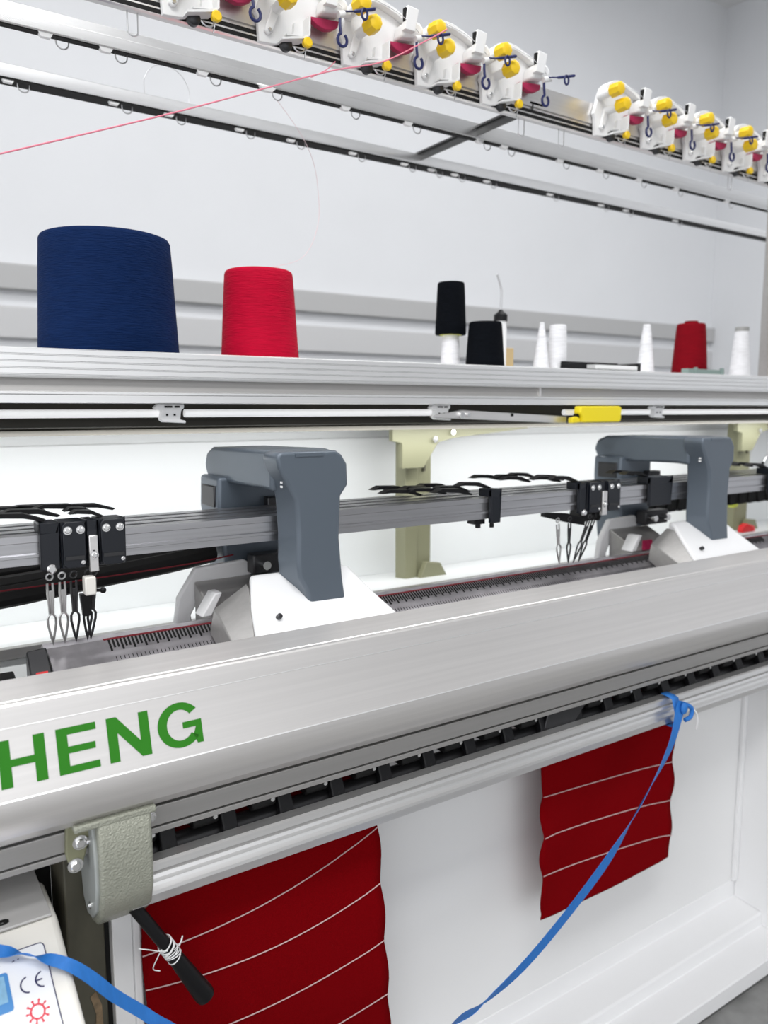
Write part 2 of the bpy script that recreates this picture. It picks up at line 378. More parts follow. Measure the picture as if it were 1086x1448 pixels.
# ------------------------------------------------------------------ control box
cb = empty('control_box', (.0, .88, .45), 'cream control box with a printed label standing left of the gearbox casing', 'control box')
def cz(y, e=0): return .698 - .4 * (.915 - y) + e
MB().prism([(.915, .698), (.76, cz(.76)), (.745, .62), (.745, .40), (1.0, .40), (1.0, .698)], -.30, .158).build('housing', 'cream', cb, bevel=.008, seg=4)
pl = MB().box(-.30, .151, .912, 1.02, .7005, .7035).build('top_plate', 'plate', cb, bevel=.0008)
MB().prism_z([(.080, .922), (.085, .919), (.104, .919), (.108, .922), (.108, .927), (.104, .930), (.085, .930), (.080, .927)], .7036, .7040).build('slot', 'blackm', pl)
MB().cyl((.101, .924, .704), (.101, .924, .7055), .003).build('slot_screw', 'chrome', pl)
def patch(mb, poly, e0, e1=None):
    e1 = e0 + .0003 if e1 is None else e1
    mb.quad_grid([[(x, y, cz(y, e0)) for x, y in poly], [(x, y, cz(y, e1)) for x, y in poly]], True, True); return mb
def rrect(xa, xb, ya, yb, r, n=4):
    o = []
    for cx_, cy_, a in ((xb - r, yb - r, 0), (xa + r, yb - r, 90), (xa + r, ya + r, 180), (xb - r, ya + r, 270)):
        for k in range(n + 1):
            t = math.radians(a + 90 * k / n); o.append((cx_ + r * math.cos(t), cy_ + r * math.sin(t)))
    return o
lb = patch(MB(), rrect(-.10, .1365, .770, .8885, .005), .0002, .0006).build('label_sheet', 'label', cb)
MB().tube([(x, y, cz(y, .0007)) for x, y in rrect(-.10, .1365, .770, .8885, .005)], .0006, 6, True).build('label_border', 'ink', lb)
arc = lambda cx_, cy_, rx, ry, a0, a1: [(cx_ + rx * math.cos(math.radians(a0 + (a1 - a0) * k / 12)), cy_ + ry * math.sin(math.radians(a0 + (a1 - a0) * k / 12))) for k in range(13)]
mk = MB()
for pts in (arc(.1142, .8482, .0082, .0085, 100, 262), arc(.1290, .8487, .0080, .0083, 100, 262), [(.1212, .8490), (.1275, .8490)]):
    mk.tube([(x, y, cz(y, .0006)) for x, y in pts], .0009, 6)
tag(mk.build('ce_mark', 'ink', lb), 'dark blue CE letters on the label')
gm = MB(); gx, gy_ = .1168, .8180
gm.tube([(x, y, cz(y, .0006)) for x, y in arc(gx, gy_, .0066, .0074, 0, 330)], .0010, 6, True)
for k in range(10):
    a = 2 * PI * k / 10
    gm.tube([(gx + .0066 * math.cos(a), gy_ + .0074 * math.sin(a), cz(gy_ + .0074 * math.sin(a), .0006)), (gx + .0100 * math.cos(a), gy_ + .0112 * math.sin(a), cz(gy_ + .0112 * math.sin(a), .0006))], .0008, 6)
    gm.ball((gx + .0104 * math.cos(a), gy_ + .0117 * math.sin(a), cz(gy_ + .0117 * math.sin(a), .0006)), .0013, 8)
gm.build('gear_emblem', 'redink', lb)
patch(MB(), rrect(.040, .0965, .828, .869, .003), .0007).build('printed_screen', 'screen', lb)
patch(MB(), rrect(.044, .0925, .8375, .8655, .001), .0011).build('screen_picture', 'screenp', lb)
tx = MB()
for x, y, w_ in ((.083, .878, .004), (.089, .8765, .003), (.104, .8775, .0025), (.109, .8780, .001)):
    tx.tube([(x - w_ / 2, y, cz(y, .0007)), (x + w_ / 2, y + .001, cz(y + .001, .0007))], .0006, 5)
tx.build('label_marks', 'ink', lb)

# ------------------------------------------------------------------ hanging knitted pieces
def cloth(path, xl, xr, seams, name, label, wav=.004):
    """path: (Y,Z) from top to bottom; xl/xr: functions of Z; seams: list of (z left, z mid, z right)"""
    P = spline([(0, *p) for p in path], 10); nu = 24
    def pt(i, u):
        p = P[i]; a, b = xl(p.z), xr(p.z); x = a + (b - a) * u
        edge = (max(0, 1 - u / .08) + max(0, (u - .92) / .08))
        y = p.y + wav * .5 * math.sin(7 * u + 3 * p.z) + edge * wav * math.sin(p.z * 58)
        return (x, y, p.z)
    root = MB().quad_grid([[pt(i, k / nu) for k in range(nu + 1)] for i in range(len(P))]).build(name, 'cloth', None, angle=80)
    sd = root.modifiers.new('thick', 'SOLIDIFY'); sd.thickness = .002; sd.offset = 1
    tag(root, label, 'knitted fabric')
    ymap = lambda z: min(P, key=lambda q: abs(q.z - z)).y
    for (za, zm, zb) in seams:
        pts = []
        for k in range(25):
            u = k / 24; z = za * (1 - u) * (1 - 2 * u) + 4 * zm * u * (1 - u) + zb * u * (2 * u - 1)
            a, b = xl(z), xr(z); x = a + (b - a) * u
            edge = (max(0, 1 - u / .08) + max(0, (u - .92) / .08))
            y = ymap(z) + wav * .5 * math.sin(7 * u + 3 * z) + edge * wav * math.sin(z * 58) - .0013
            pts.append((x, y, z))
        MB().tube(pts, .0009, 6).build('seam_line', 'seam', root)
    return root
cloth([(.985, .80), (.968, .755), (.963, .72), (.955, .69), (.940, .66), (.932, .60), (.930, .50), (.930, .40), (.932, .22)],
      lambda z: .259 + .0015 * math.sin(z * 40), lambda z: .617 + max(0, .6 - z) * .065 + .0035 * abs(math.sin((z - .563) * 32.4)) , [(.592, .604, .652), (.545, .533, .563), (.455, .447, .466), (.365, .360, .373)],
      'knitted_panel', 'large dark red knitted cloth beside the black crank, pale seam lines across', .002)
cloth([(.985, .80), (.972, .755), (.966, .72), (.960, .69), (.952, .65), (.950, .58), (.950, .50), (.950, .42), (.951, .345)],
      lambda z: .982 + max(0, .65 - z) * .03 - .007 * abs(math.sin((z - .587) * 40.5)), lambda z: 1.354 + .008 * max(0, .65 - z) + .004 * abs(math.sin((z - .558) * 37)), [(.587, .578, .558), (.509, .500, .474), (.434, .424, .398)],
      'knitted_panel', 'smaller dark red knitted cloth hanging under the rail right of centre, behind the blue ribbon', .003)

# ------------------------------------------------------------------ blue ribbon
rb = empty('ribbon', (.8, .85, .40), 'blue ribbon knotted on the front rail and sagging across to the control box', 'ribbon')
# each row: point on the centre line, direction across the width
path = [((1.250, .866, .738), (1, .1, .3)), ((1.243, .864, .722), (1, 0, .4)), ((1.205, .855, .660), (.85, .2, -.4)), ((1.121, .850, .575), (.74, .60, -.30)), ((1.041, .850, .501), (.62, .1, -.75)),
        ((.939, .850, .433), (.5, .1, -.85)), ((.843, .845, .389), (.35, .15, -.9)), ((.767, .840, .370), (.3, .4, -.8)), ((.710, .835, .366), (.62, .70, -.30)), ((.629, .825, .366), (0, .3, -1)),
        ((.52, .815, .385), (-.2, .3, -1)), ((.42, .82, .43), (-.4, .2, -1)), ((.33, .83, .490), (-.5, .2, -.9)), ((.252, .838, .566), (-.6, -.1, -.7)), ((.228, .842, .592), (-.55, -.2, -.75)),
        ((.200, .842, .624), (-.5, -.2, -.8)), ((.176, .841, .657), (-.4, -.4, -.7)), ((.157, .843, .678), (-.4, -.6, -.5)), ((.140, .8538, .686), (-.35, -.8, -.40)), ((.118, .8685, .692), (-.28, -.45, .60)), ((.0924, .883, .698), (-.35, -.75, -.45)),
        ((.060, .897, .7035), (-.2, -.85, -.40)), ((-.08, .900, .7115), (0, -1, -.1))]
P = spline([q[0] for q in path], 8); WV = spline([q[1] for q in path], 8)
rows = []
for i, p in enumerate(P):
    t = (P[min(i + 1, len(P) - 1)] - P[max(i - 1, 0)]).normalized()
    w_ = WV[i]; w_ = (w_ - t * w_.dot(t)).normalized() * (.0112 if i < 90 else .0066); nn = t.cross(w_).normalized() * .0004
    rows.append([p - w_ - nn, p - nn * 2.0, p + w_ - nn, p + w_ + nn, p + nn * .5, p - w_ + nn])
MB().quad_grid(rows, True, True).build('strap', 'ribbon', rb, angle=60)
loop = [(.872, .690), (.868, .715), (.8745, .742), (.884, .746), (.897, .7475)]
loop = [(.897, .684), (.884, .684), (.876, .686)] + loop
MB().quad_grid([[(1.243 - .002 * k, y, z), (1.262 - .002 * k, y, z)] for k, (y, z) in enumerate(loop)]).build('loop', 'ribbon', rb).modifiers.new('thick', 'SOLIDIFY').thickness = .0008
MB().ball((1.250, .860, .726), .0095, 12, (.9, .6, 1.3)).build('knot', 'ribbon', rb)
MB().tube(spline([(1.255, .860, .732), (1.270, .858, .722), (1.268, .858, .706), (1.254, .860, .702)]), .0042, 8).build('knot_tail', 'ribbon', rb)
MB().tube(spline([(1.258, .860, .728), (1.278, .855, .715), (1.288, .856, .695), (1.290, .86, .675)]), [.0018] * 24 + [.0006], 6).build('frayed_end', 'paper', rb)

# ------------------------------------------------------------------ yarn shelf
shelf = empty('yarn_shelf', (.8, 1.35, 1.287), 'ribbed aluminium yarn shelf running along above the machine, cones standing on it', 'shelf')
SX = 2.75
fp = [(1.225, 1.3630), (1.203, 1.3640)]
for k in range(4):
    zt = 1.3630 - k * .0092
    fp += [(1.2000, zt - .001), (1.2000, zt - .0072), (1.2035, zt - .0080), (1.2035, zt - .0090)]
fp += [(1.2000, 1.3245), (1.2005, 1.3225), (1.225, 1.3225)]
MB().prism(fp, XL, SX).build('fascia', 'aluw', shelf, angle=20)
MB().box(XL, SX, 1.225, 1.62, 1.352, 1.363).build('deck', 'aluw', shelf)
MB().prism([(1.212, 1.3225), (1.208, 1.303), (1.225, 1.303), (1.225, 1.3225)], XL, SX).build('recess_web', 'alud', shelf)
MB().prism([(1.206, 1.3045), (1.200, 1.3030), (1.200, 1.3000), (1.2025, 1.2992), (1.2005, 1.2985), (1.2005, 1.2880), (1.204, 1.2870), (1.235, 1.2870), (1.235, 1.3045)], XL, SX).build('lower_profile', 'aluw', shelf, angle=20)
hs = MB().prism([(1.235, 1.302), (1.235, 1.290), (1.275, 1.290), (1.285, 1.262), (1.300, 1.262), (1.300, 1.250), (1.345, 1.2465), (1.345, 1.236), (1.40, 1.236), (1.40, 1.302)], XL, SX).build('underside', 'dark', shelf)
MB().box(XL, SX, 1.335, 1.3505, 1.236, 1.2445).build('rear_rib', 'dark', hs)
MB().box(XL, SX, 1.40, 1.62, 1.2405, 1.352).build('rear_body', 'alud', shelf)
MB().prism_y([(1.20, 1.3225), (1.205, 1.3225), (1.205, 1.304), (1.20, 1.304)], 1.205, 1.212).build('joint_plate', 'alu', shelf)
lk = MB().prism_y([(.925, 1.262), (1.29, 1.247), (1.29, 1.262), (1.0, 1.276), (.925, 1.266)], 1.212, 1.220).build('linkage_bar', 'alu', shelf, bevel=.0008)
MB().cyl((1.13, 1.212, 1.266), (1.13, 1.210, 1.266), .003).build('pin', 'blackm', lk)
MB().cyl((.995, 1.212, 1.266), (.995, 1.206, 1.266), .006).cyl((1.012, 1.212, 1.267), (1.012, 1.207, 1.267), .004).build('pivot', 'chrome', lk)

lt = empty('lamp_tube', (.8, 1.24, 1.28), 'long white fluorescent tube in clips under the yarn shelf', 'lamp')
MB().cyl((XL, 1.24, 1.2715), (.409, 1.24, 1.2715), .0062, n=20).cyl((.446, 1.24, 1.2715), (.955, 1.24, 1.2715), .0062, n=20).cyl((1.31, 1.24, 1.2705), (SX - .1, 1.24, 1.2705), .0062, n=20).build('tube', 'tube', lt)
for cx_ in (.418, .955, 1.615):
    c = MB().prism_y([(cx_ - .020, 1.2865), (cx_ + .022, 1.2865), (cx_ + .022, 1.280), (cx_ + .017, 1.276), (cx_ + .015, 1.262), (cx_ + .024, 1.260), (cx_ + .024, 1.256), (cx_ - .012, 1.258), (cx_ - .017, 1.262), (cx_ - .014, 1.276), (cx_ - .026, 1.280)], 1.222, 1.236).build('tube_clip', 'plastic', lt, bevel=.0015)
    MB().box(cx_ - .010, cx_ + .002, 1.2205, 1.2225, 1.2805, 1.2835).box(cx_ + .006, cx_ + .014, 1.2205, 1.2225, 1.2805, 1.2835).box(cx_ - .008, cx_ - .005, 1.2205, 1.2225, 1.268, 1.271).box(cx_ + .004, cx_ + .007, 1.2205, 1.2225, 1.268, 1.271).build('clip_slots', 'blackm', c)
yb = empty('latch_block', (1.36, 1.19, 1.25), 'bright yellow plastic latch block under the front edge of the shelf', 'latch')
MB().prism_y([(1.300, 1.284), (1.424, 1.2845), (1.432, 1.280), (1.430, 1.252), (1.424, 1.249), (1.306, 1.249), (1.304, 1.262), (1.297, 1.270)], 1.180, 1.200).build('body', 'yellow2', yb, bevel=.003, seg=3)
MB().prism_y([(1.280, 1.248), (1.304, 1.249), (1.304, 1.258), (1.295, 1.262), (1.280, 1.259)], 1.186, 1.198).build('tab', 'yellow2', yb, bevel=.0015)
MB().box(1.298, 1.303, 1.187, 1.200, 1.2585, 1.2675).build('catch', 'black', yb)

# ------------------------------------------------------------------ yarn cones and things on the shelf
SZ = 1.3642
def cone(x, y, rb_, rt_, zt, my, label, core=None, rc=None, top=.004, zb=SZ, grp=None):
    r = empty('yarn_cone', (x, y, zb), label, 'yarn cone', grp)
    h = zt - zb
    MB().revolve((x, y, zb), (0, 0, 1), [(0, rb_ * .96), (.004, rb_)] + [(h * t, rb_ + (rt_ - rb_) * t) for t in (.2, .4, .6, .8)] + [(h - .007, rt_ * 1.0), (h - .002, rt_ * .975), (h, rt_ * .92)], 48).build('winding', my, r, angle=60)
    if core: MB().revolve((x, y, zb + h - .003), (0, 0, 1), [(0, rc), (.003 + top - .001, rc), (.003 + top, rc * .9)], 24).build('core', core, r)
    return r
cone(.354, 1.315, .1075, .0985, 1.5445, 'ynavy', 'very large navy blue yarn cone at the left end of the shelf', 'conecore', .03, .001)
cone(.6185, 1.32, .0690, .0600, 1.5190, 'yred', 'bright crimson yarn cone second from left on the shelf', 'pinkcore', .026, .004)
cone(1.085, 1.36, .0215, .0180, 1.4350, 'ywhite', 'white plastic spool carrying the taller black cone')
k = cone(1.085, 1.36, .0335, .0290, 1.5450, 'yblack', 'upper black yarn cone perched on top of a white spool', zb=1.4355)
MB().revolve((1.085, 1.36, 1.4352), (0, 0, 1), [(0, .024), (.003, .025), (.0032, .020)], 24).build('rim', 'limecore', k)
cone(1.131, 1.30, .0415, .0350, 1.4600, 'yblack', 'squat black yarn cone standing directly on the shelf')
bt = empty('squeeze_bottle', (1.282, 1.42, SZ), 'small white oil bottle with black cap and thin spout behind the squat black cone', 'bottle')
MB().revolve((1.282, 1.42, SZ), (0, 0, 1), [(0, .014), (.1, .0145), (.118, .012), (.121, .006)], 24).build('bottle_body', 'plastic', bt)
MB().revolve((1.282, 1.42, 1.482), (0, 0, 1), [(0, .016), (.014, .016), (.022, .006), (.026, .004)], 20).build('cap', 'black', bt)
MB().tube(spline([(1.282, 1.42, 1.505), (1.283, 1.42, 1.55), (1.276, 1.42, 1.570), (1.268, 1.42, 1.588)]), [.0025] * 24 + [.001], 8).build('spout', 'wire', bt)
tag(MB().box(1.297, 1.344, 1.44, 1.49, SZ, 1.4235).build('cardboard_box', 'card', bevel=.001), 'small tan cardboard box right of the black cones', 'box')
cone(1.357, 1.36, .0200, .0055, 1.4780, 'ywhite', 'slim pointed white cone left in the white pair mid shelf')
cone(1.410, 1.36, .0230, .0195, 1.4750, 'ywhite', 'straight-sided white cone right in the white pair mid shelf')
cone(1.735, 1.36, .0235, .0095, 1.4950, 'ywhite', 'lone slim white cone just left of the dark red cone')
cone(1.836, 1.30, .0455, .0360, 1.4970, 'yred2', 'dark red yarn cone near the right end of the shelf', 'yred2', .017, .007)
cone(2.096, 1.32, .0290, .0185, 1.4960, 'ywhite', 'white cone with grey top at the far right of the shelf', 'conecore', .0185, .009)
tr = empty('tray', (1.485, 1.30, SZ), 'low black tray with a white sheet in it on the shelf', 'tray')
MB().box(1.39, 1.585, 1.255, 1.330, SZ, 1.368).box(1.39, 1.585, 1.324, 1.330, 1.368, 1.389).box(1.578, 1.585, 1.255, 1.324, 1.368, 1.386).box(1.39, 1.397, 1.255, 1.324, 1.368, 1.383).build('tray_frame', 'black', tr, bevel=.001)
MB().prism([(1.258, 1.3685), (1.322, 1.3685), (1.322, 1.381), (1.258, 1.379)], 1.43, 1.576).build('sheet', 'paper', tr)
tag(MB().prism_z([(1.735, 1.230), (1.885, 1.230), (1.895, 1.24), (1.890, 1.25), (1.74, 1.25), (1.725, 1.244)], SZ, 1.377).box(1.76, 1.77, 1.227, 1.235, SZ, 1.381).box(1.87, 1.88, 1.227, 1.235, SZ, 1.382).build('gauge_plate', 'green', bevel=.002), 'flat grey-green metal plate lying in front of the dark red cone', 'plate')

# ------------------------------------------------------------------ overhead yarn frame
fr = empty('overhead_frame', (.8, 1.38, 1.36), 'overhead aluminium frame of guide bars above the yarn shelf', 'frame')
tr_ = MB().prism([(1.190, 1.902), (1.190, 1.862), (1.193, 1.860), (1.193, 1.856), (1.190, 1.854), (1.190, 1.8395), (1.194, 1.8378), (1.204, 1.8378), (1.204, 1.902)], XL, XR).build('tensioner_rail', 'alu', fr, angle=20)
MB().box(XL, XR, 1.1894, 1.1905, 1.8405, 1.8465).box(XL, XR, 1.1894, 1.1905, 1.8495, 1.8555).build('dark_groove', 'blackm', tr_)
MB().box(XL, XR, 1.204, 1.212, 1.843, 1.902).build('underside_channel', 'darksteel', tr_)
def eyelets(par, xs, y, z, side):
    for x in xs:
        e = MB().tube([(x - .0095, y, z + .004)] + ring((x, y, z - .005), .0095, .0095, 12, 180, 360) + [(x + .0095, y, z + .004)], .0011, 6).build('thread_eyelet', 'wire', par)
        MB().prism_y([(x - .036, z + .002), (x - .014, z + .002), (x - .018, z - .005), (x - .032, z - .005)], y - .006, y + .002).build('eyelet_clip', 'plastic', e)
b1 = MB().prism([(1.353, 1.8775), (1.352, 1.8765), (1.352, 1.864), (1.3528, 1.8635), (1.352, 1.863), (1.352, 1.848), (1.3535, 1.8460), (1.368, 1.8460), (1.368, 1.8775)], XL, XR).build('guide_bar', 'baralu', fr, angle=20)
MB().box(XL, XR, 1.3545, 1.3665, 1.8440, 1.8465).build('bar_slot', 'blackm', b1)
eyelets(b1, [.10, .206, .314, .404, .564, .681, .847, .993, 1.180, 1.250, 1.422, 1.558, 1.700, 1.848, 2.072], 1.360, 1.8445, 0)
b2 = MB().prism([(1.558, 1.866), (1.556, 1.8645), (1.556, 1.847), (1.557, 1.8435), (1.590, 1.8435), (1.590, 1.866)], XL, XR).build('guide_bar', 'baralu', fr, angle=20)
MB().box(XL, XR, 1.5585, 1.589, 1.8405, 1.8445).build('bar_slot', 'blackm', b2)
eyelets(b2, [.17, .293, .472, .576, .722, .838, .991, 1.131, 1.210, 1.280, 1.382, 1.602, 1.800, 1.905, 2.130], 1.566, 1.8410, 0)
MB().box(1.140, 1.174, 1.19, 1.59, 1.8665, 1.8705).box(1.145, 1.149, 1.19, 1.59, 1.852, 1.8665).build('cross_bar', 'barsteel', fr)
MB().box(XR - .03, XR, 1.19, 1.59, 1.8675, 1.8715).build('cross_bar', 'alud', fr)
MB().box(2.060, 2.095, 1.2135, 1.245, 1.3642, 1.842).build('end_post', 'alud', fr, bevel=.002)
MB().box(XL, XL + .03, 1.345, 1.375, 1.3632, 1.87).build('end_post', 'olive', fr, bevel=.002)
MB().box(XL, XL + .03, 1.19, 1.59, 1.8675, 1.8715).build('cross_bar', 'alud', fr)
def hangwire(x):
    MB().tube([(x, 1.200, 1.850), (x, 1.200, 1.812)] + ring((x + .0075, 1.200, 1.812), .0075, .006, 8, 180, 360) + [(x + .015, 1.200, 1.85)], .0011, 6).build('wire_loop', 'wire', fr)
for x in (.367, 1.120, 1.230, 1.810): hangwire(x)
MB().tube(spline([(.506, 1.564, 1.862), (.506, 1.564, 1.895), (.521, 1.564, 1.918), (.548, 1.564, 1.928), (.577, 1.564, 1.917), (.592, 1.564, 1.893), (.593, 1.564, 1.862)]), .0006, 5).build('wire_arch', 'wire', fr)
MB().prism_y([(.640, 1.8435), (.672, 1.8435), (.664, 1.836), (.646, 1.836)], 1.345, 1.352).build('bar_clip', 'plastic', fr)

# ------------------------------------------------------------------ yarn tensioners
def tensioner():
    t = empty('yarn_tensioner', (0, 0, 0), '', 'yarn tensioner', 'yarn tensioners on the overhead rail')
    out = [(-.015, -.018), (-.017, .017), (-.022, .024), (-.017, .036), (-.010, .059), (-.002, .077), (.010, .087), (.021, .091), (.036, .094), (.053, .093), (.080, .086), (.106, .076), (.124, .066), (.129, .056),
           (.128, .042), (.122, .040), (.068, .034), (.064, .028), (.063, .002), (.056, -.004), (.030, -.010), (.010, -.016)]
    MB().prism_y(out, 1.180, 1.1888).build('plate', 'plastic', t, bevel=.001)
    top = [(-.010, .059), (-.002, .077), (.010, .087), (.021, .091), (.036, .094), (.053, .093), (.080, .086), (.108, .075)]
    inn = [(x + .002, z - .008) for x, z in top][::-1]
    MB().prism_y(top + inn, 1.166, 1.180).build('top_rim', 'plastic', t, bevel=.0008)
    MB().prism_y([(.064, .030), (.063, .002), (.056, -.004), (.014, -.015), (.014, -.012), (.053, -.001), (.060, .004), (.061, .030)], 1.160, 1.180).build('bottom_rim', 'plastic', t)
    MB().prism_y([(.028, -.002), (.050, .003), (.050, .020), (.042, .020), (.040, .003), (.028, .001)], 1.172, 1.180).build('window_frame', 'plastic', t)
    for (u, v) in ((-.008, .058), (.012, .033)):
        MB().cyl((u, 1.180, v), (u, 1.146, v), .008, n=20).build('spindle', 'plastic', t)
        kb = MB(); rows = []
        for yy, rr in ((1.147, .0112), (1.145, .0130), (1.128, .0127), (1.123, .0112), (1.121, .007)):
            rows.append([(u + rr * (1 + .05 * math.cos(8 * a)) * math.cos(a), yy, v + rr * (1 + .05 * math.cos(8 * a)) * math.sin(a)) for a in [2 * PI * k_ / 32 for k_ in range(32)]])
        kb.quad_grid(rows, True, True); kb.build('knob', 'yellow', t, angle=30)
    MB().prism_y([(.004, -.004), (.018, .030), (.004, .034), (-.008, -.002), (-.002, -.007)], 1.174, 1.180).build('rib', 'plastic', t, bevel=.002)
    bolt((0, 1.176, 0), (0, -1, 0), .0036, t)
    s_ = MB().prism_y([(.080, .046), (.101, .046), (.108, .082), (.086, .084)], 1.140, 1.151).build('sensor_post', 'plastic', t, bevel=.001)
    MB().prism([(1.142, .060), (1.149, .060), (1.149, .080), (1.142, .080)], .0815, .0855).build('sensor_slot', 'blackm', s_)
    n_ = MB().prism_y([(.082, .038), (.116, .044), (.125, .051), (.127, .060), (.118, .068), (.100, .070), (.084, .060)], 1.149, 1.180).build('nose', 'plastic', t, bevel=.005, seg=3)
    MB().box(.086, .091, 1.1475, 1.150, .052, .057).build('sensor_eye', 'blackm', n_)
    MB().cyl((.108, 1.150, .040), (.128, 1.150, .046), .005).build('lamp_stub', 'plastic', t)
    MB().prism_y([(.066, .034), (.120, .040), (.118, .030), (.108, .024), (.094, .021), (.080, .024), (.070, .030)], 1.168, 1.179).build('red_flap', 'redflap', t, bevel=.0012)
    MB().tube([(.112, 1.152, .040), (.111, 1.150, .024), (.1125, 1.150, .014)] + ring((.1150, 1.150, .004), .0085, .0095, 14, 110, 420), .0024, 7).build('pigtail_guide', 'navy', t)
    MB().tube(spline([(.118, 1.152, .048), (.126, 1.128, .041), (.153, 1.112, .045)]) , [.0014] * 8 + [.0026] * 8 + [.0020], 7).tube(ring((.136, 1.117, .035), .0055, .008, 14), .0019, 7, True).build('front_guide', 'navy', t)
    MB().tube(spline([(.015, 1.148, .080), (.060, 1.140, .068), (.095, 1.142, .056), (.114, 1.147, .050)]), .0006, 5).build('guide_wire', 'wire', t)
    MB().revolve((.030, 1.184, -.013), (0, -1, 0), [(0, .010), (.008, .010), (.010, .007)], 20).build('wheel', 'darksteel', t)
    MB().tube(ring((.046, 1.165, -.016), .010, .009, 12, 200, 380), .0014, 6).tube([(.058, 1.162, -.002), (.056, 1.162, -.020), (.053, 1.162, -.034)], .0009, 5).build('pull_wire', 'wire', t)
    MB().revolve((.058, 1.166, -.010), (0, -1, 0), [(0, .007), (.008, .008), (.010, .006)], 14).build('button', 'yellow', t)
    return t
proto = tensioner()
names = ['white yarn tensioner cut by the top edge of the photo, leftmost on the overhead rail', 'white yarn tensioner second from the left on the overhead rail', 'white yarn tensioner just left of the one with the pink yarn at its front hook',
         'white yarn tensioner with the pink yarn caught at its yellow knobs', 'white yarn tensioner at the left edge of the rail gap', 'white yarn tensioner at the right edge of the rail gap, fully in view',
         'second white yarn tensioner right of the rail gap', 'third white yarn tensioner right of the rail gap', 'fourth white yarn tensioner right of the rail gap', 'rightmost white yarn tensioner cut by the photo edge']
for i, x in enumerate((.427, .577, .727, .877, 1.026, 1.331, 1.481, 1.630, 1.780, 1.930)):
    t = proto if i == 0 else copy_tree(proto)
    t.location = (x, 0, 1.855); t['label'] = names[i]

# yarns in the air
tag(MB().tube(spline([(.05, 1.15, 1.546), (.183, 1.15, 1.601), (.298, 1.15, 1.648), (.428, 1.15, 1.702), (.562, 1.15, 1.761), (.673, 1.15, 1.809), (.767, 1.148, 1.843), (.830, 1.118, 1.878), (.868, 1.106, 1.902)]), .0011, 6).build('yarn', 'pink'), 'pink yarn running from the left photo edge up to the tensioner knobs', 'yarn')
tag(MB().tube(spline([(.640, 1.16, 1.795), (.680, 1.18, 1.822), (.700, 1.186, 1.841)]), .0008, 6).build('yarn', 'pink'), 'short pink yarn branching up to the overhead rail', 'yarn')
tag(MB().tube(spline([(.682, 1.366, 1.834), (.720, 1.36, 1.79), (.749, 1.36, 1.747), (.762, 1.36, 1.696), (.756, 1.35, 1.621), (.715, 1.34, 1.555), (.620, 1.32, 1.524)]), .0005, 5).build('yarn', 'palepink'), 'faint pale yarn rising from the crimson cone to the guide bar', 'yarn')

# ------------------------------------------------------------------ yarn carrier rails
cr = empty('carrier_rails', (.8, 1.11, 1.08), 'four parallel bright steel rails carrying the black yarn carriers', 'rails')
for k in range(4):
    y = 1.050 + .034 * k
    MB().prism([(y, 1.1225), (y, 1.1140), (y + .002, 1.1130), (y + .002, 1.1000), (y - .001, 1.0985), (y - .001, 1.0950), (y + .002, 1.0940), (y + .002, 1.0850), (y + .022, 1.0850), (y + .022, 1.1225)], XL, XR).build('rail', 'railsteel', cr, angle=20)

# ------------------------------------------------------------------ yarn carriers
def blade(par, x, y, L=.075, h=.010, sgn=-1, z=1.131):
    MB().prism_y([(x, z), (x + sgn * L * .35, z + h), (x + sgn * L * .8, z + h * 1.15), (x + sgn * L, z + h * .55), (x + sgn * L * .78, z + h * .60), (x + sgn * L * .35, z + h * .35), (x + sgn * .004, z - .002)], y, y + .017).build('spring_blade', 'black', par)
def finger(par, x, y, z0, xt, yt, zt, m='steel', s=1.0):
    """carrier finger: ring head, twin stem, needle eye closing to a point"""
    A, B = Vector((x, y, z0)), Vector((xt, yt, zt)); d = (B - A); L = d.length; d.normalize()
    u = Vector((1, 0, 0)); u = (u - d * u.dot(d)).normalized()
    q = lambda t, w_: A + d * (L * t) + u * (w_ * s)
    f = MB()
    f.tube([q(.12, 0) + u * (.0055 * s * math.cos(a)) + d * (.006 * s * math.sin(a)) for a in [2 * PI * k / 12 for k in range(12)]], .0013, 6, True)
    f.tube([q(.20, -.0045), q(.34, -.0048), q(.50, -.0032), q(.60, -.0028)], .0016, 6); f.tube([q(.20, .0045), q(.34, .0048), q(.50, .0032), q(.60, .0028)], .0016, 6)
    f.quad_grid([[q(t, w_) + Vector((0, e, 0)) for w_, e in ((-.0042, -.0006), (.0042, -.0006), (.0042, .0006), (-.0042, .0006))] for t in (.30, .52)], True, True)
    f.tube([q(.40, 0), q(.60, 0)], .0012, 6)
    f.tube([q(.60, -.0028), q(.65, -.0068), q(.72, -.0068), q(.90, -.0022), q(1.0, 0), q(.90, .0022), q(.72, .0068), q(.65, .0068), q(.60, .0028)], [.0017] * 4 + [.0013] + [.0017] * 4, 6, True)
    return f.build('finger', m, par)
